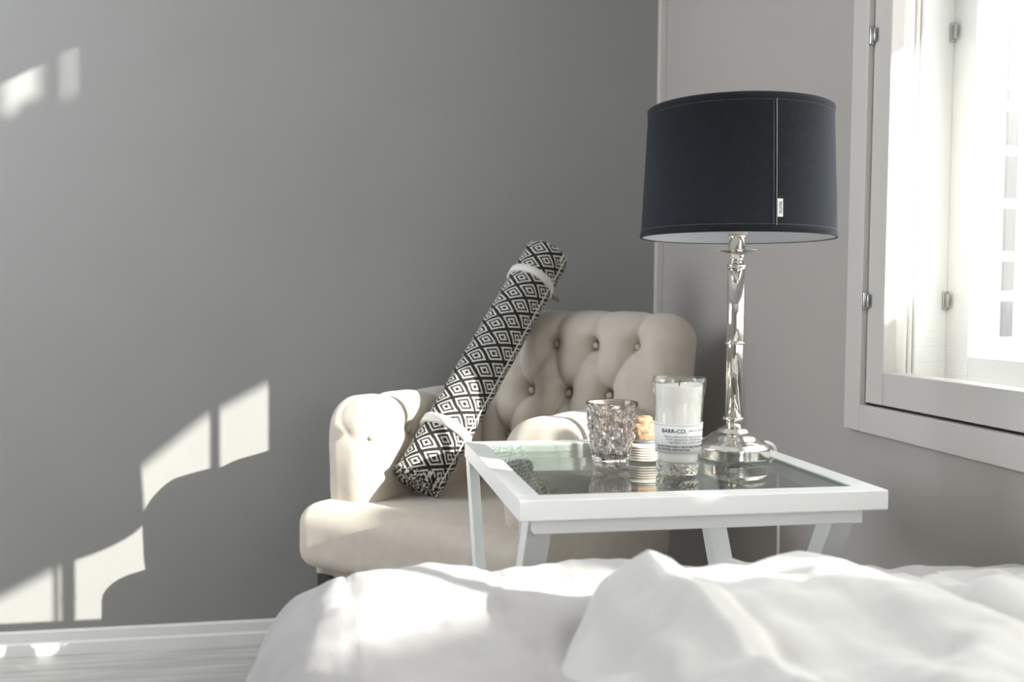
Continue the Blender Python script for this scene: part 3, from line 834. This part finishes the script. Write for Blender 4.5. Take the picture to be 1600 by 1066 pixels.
for j in range(ny):
    for i in range(nx): fs.append((j*(nx+1)+i, j*(nx+1)+i+1, (j+1)*(nx+1)+i+1, (j+1)*(nx+1)+i))
sp_ = link('bedspread', mesh(vs, fs), M['spread'], None, True)
md = sp_.modifiers.new('thickness', 'SOLIDIFY'); md.thickness = .006; md.offset = -1
sp_['label'] = 'pale grey-white bedspread with faint seams over the left part of the bed'; sp_['category'] = 'bedspread'

def lin(xs, pts):
    X = [p[0] for p in pts]; Y = [p[1] for p in pts]; return float(np.interp(xs, X, Y))
# rumpled duvet heap: crest line at y ~ .8, falling towards the camera
crest = [(.13, .640), (.181, .650), (.212, .668), (.226, .687), (.244, .700), (.258, .712), (.268, .718), (.285, .711), (.297, .699), (.321, .697), (.345, .697), (.376, .689), (.407, .693), (.438, .695), (.471, .688), (.51, .658), (.60, .652), (.75, .655), (.90, .655)]
def heap(name, x0, x1, y0, y1, zf, m, n1, n2, lab, cat, th=.02):
    vs = []; fs = []
    for j in range(n2+1):
        for i in range(n1+1):
            x = x0+(x1-x0)*i/n1; y = y0+(y1-y0)*j/n2; vs.append((x, y, zf(x, y)))
    for j in range(n2):
        for i in range(n1): fs.append((j*(n1+1)+i, j*(n1+1)+i+1, (j+1)*(n1+1)+i+1, (j+1)*(n1+1)+i))
    o = link(name, mesh(vs, fs), m, None, True); o['label'] = lab; o['category'] = cat
    if th: md = o.modifiers.new('thickness', 'SOLIDIFY'); md.thickness = th; md.offset = -1
    return o
def duvet_z(x, y):
    yc = .80+.03*math.sin(x*17)
    c = lin(x, crest)
    left = lin(y, [(.3, .05), (.45, .062), (.6, .085), (.7, .128), (.8, .183), (.9, .23)])   # left hem of the heap
    e = sstep(left-.005, left+.055, x)
    if y <= yc:
        h = c+.012*sstep(yc, yc-.35, y)                    # swells towards the camera
    else:
        h = c-(c-.625)*sstep(yc, yc+.13, y)
    wr = .017*math.sin(x*21+y*9+2.5*fbm(x*3, y*3, 1, 2))*sstep(.15, .5, x)+.018*fbm(x*6, y*8, 5, 3)+.005*fbm(x*20, y*20, 9, 2)
    h += wr*sstep(yc, yc-.12, y)
    return .610*(1-e)+h*e
heap('duvet', .10, .885, -.45, .975, duvet_z, M['cotton'], 220, 300, 'thick white duvet heaped up in the blurred foreground', 'duvet', .012)
# rumpled top sheet at the right, with a frilled back edge
def sheet_z(x, y):
    yc = .865
    c = .650+.005*math.sin(x*95+1.2*math.sin(x*31))+.006*fbm(x*14, 2, 1, 2)
    fall = sstep(yc, .965, y)
    h = c-(c-.598)*fall
    h += (.004*math.sin(x*120+y*30+3*fbm(x*6, y*6, 2, 2))+.006*fbm(x*16, y*10, 4, 3))*sstep(.97, .9, y)
    e = sstep(.44, .53, x)*sstep(.55, .62, y)
    return .612+(h-.612)*e
heap('frilled_sheet', .43, .89, .52, .985, sheet_z, M['cotton'], 200, 110, 'crinkled white sheet edge behind the duvet at the right', 'sheet', .006)
# big soft pillow corner, nearest at the right
def pillow_fn(p, n):
    x, y, z = p
    return Vector(p)+Vector((0, 0, .012*fbm(x*7, y*7, 3, 3)))*max(0, n.z)+n*(.004*fbm(x*16, y*16, z*16, 2))
PL = link('pillow', rbox((-.21, -.16, -.055), (.21, .16, .055), .055, .012, pillow_fn), M['cotton'], None, True, loc=(.645, .50, .664), rot=(R(4), R(-3), R(-12)))
PL['label'] = 'soft white pillow lying on the duvet in the near right corner'; PL['category'] = 'pillow'
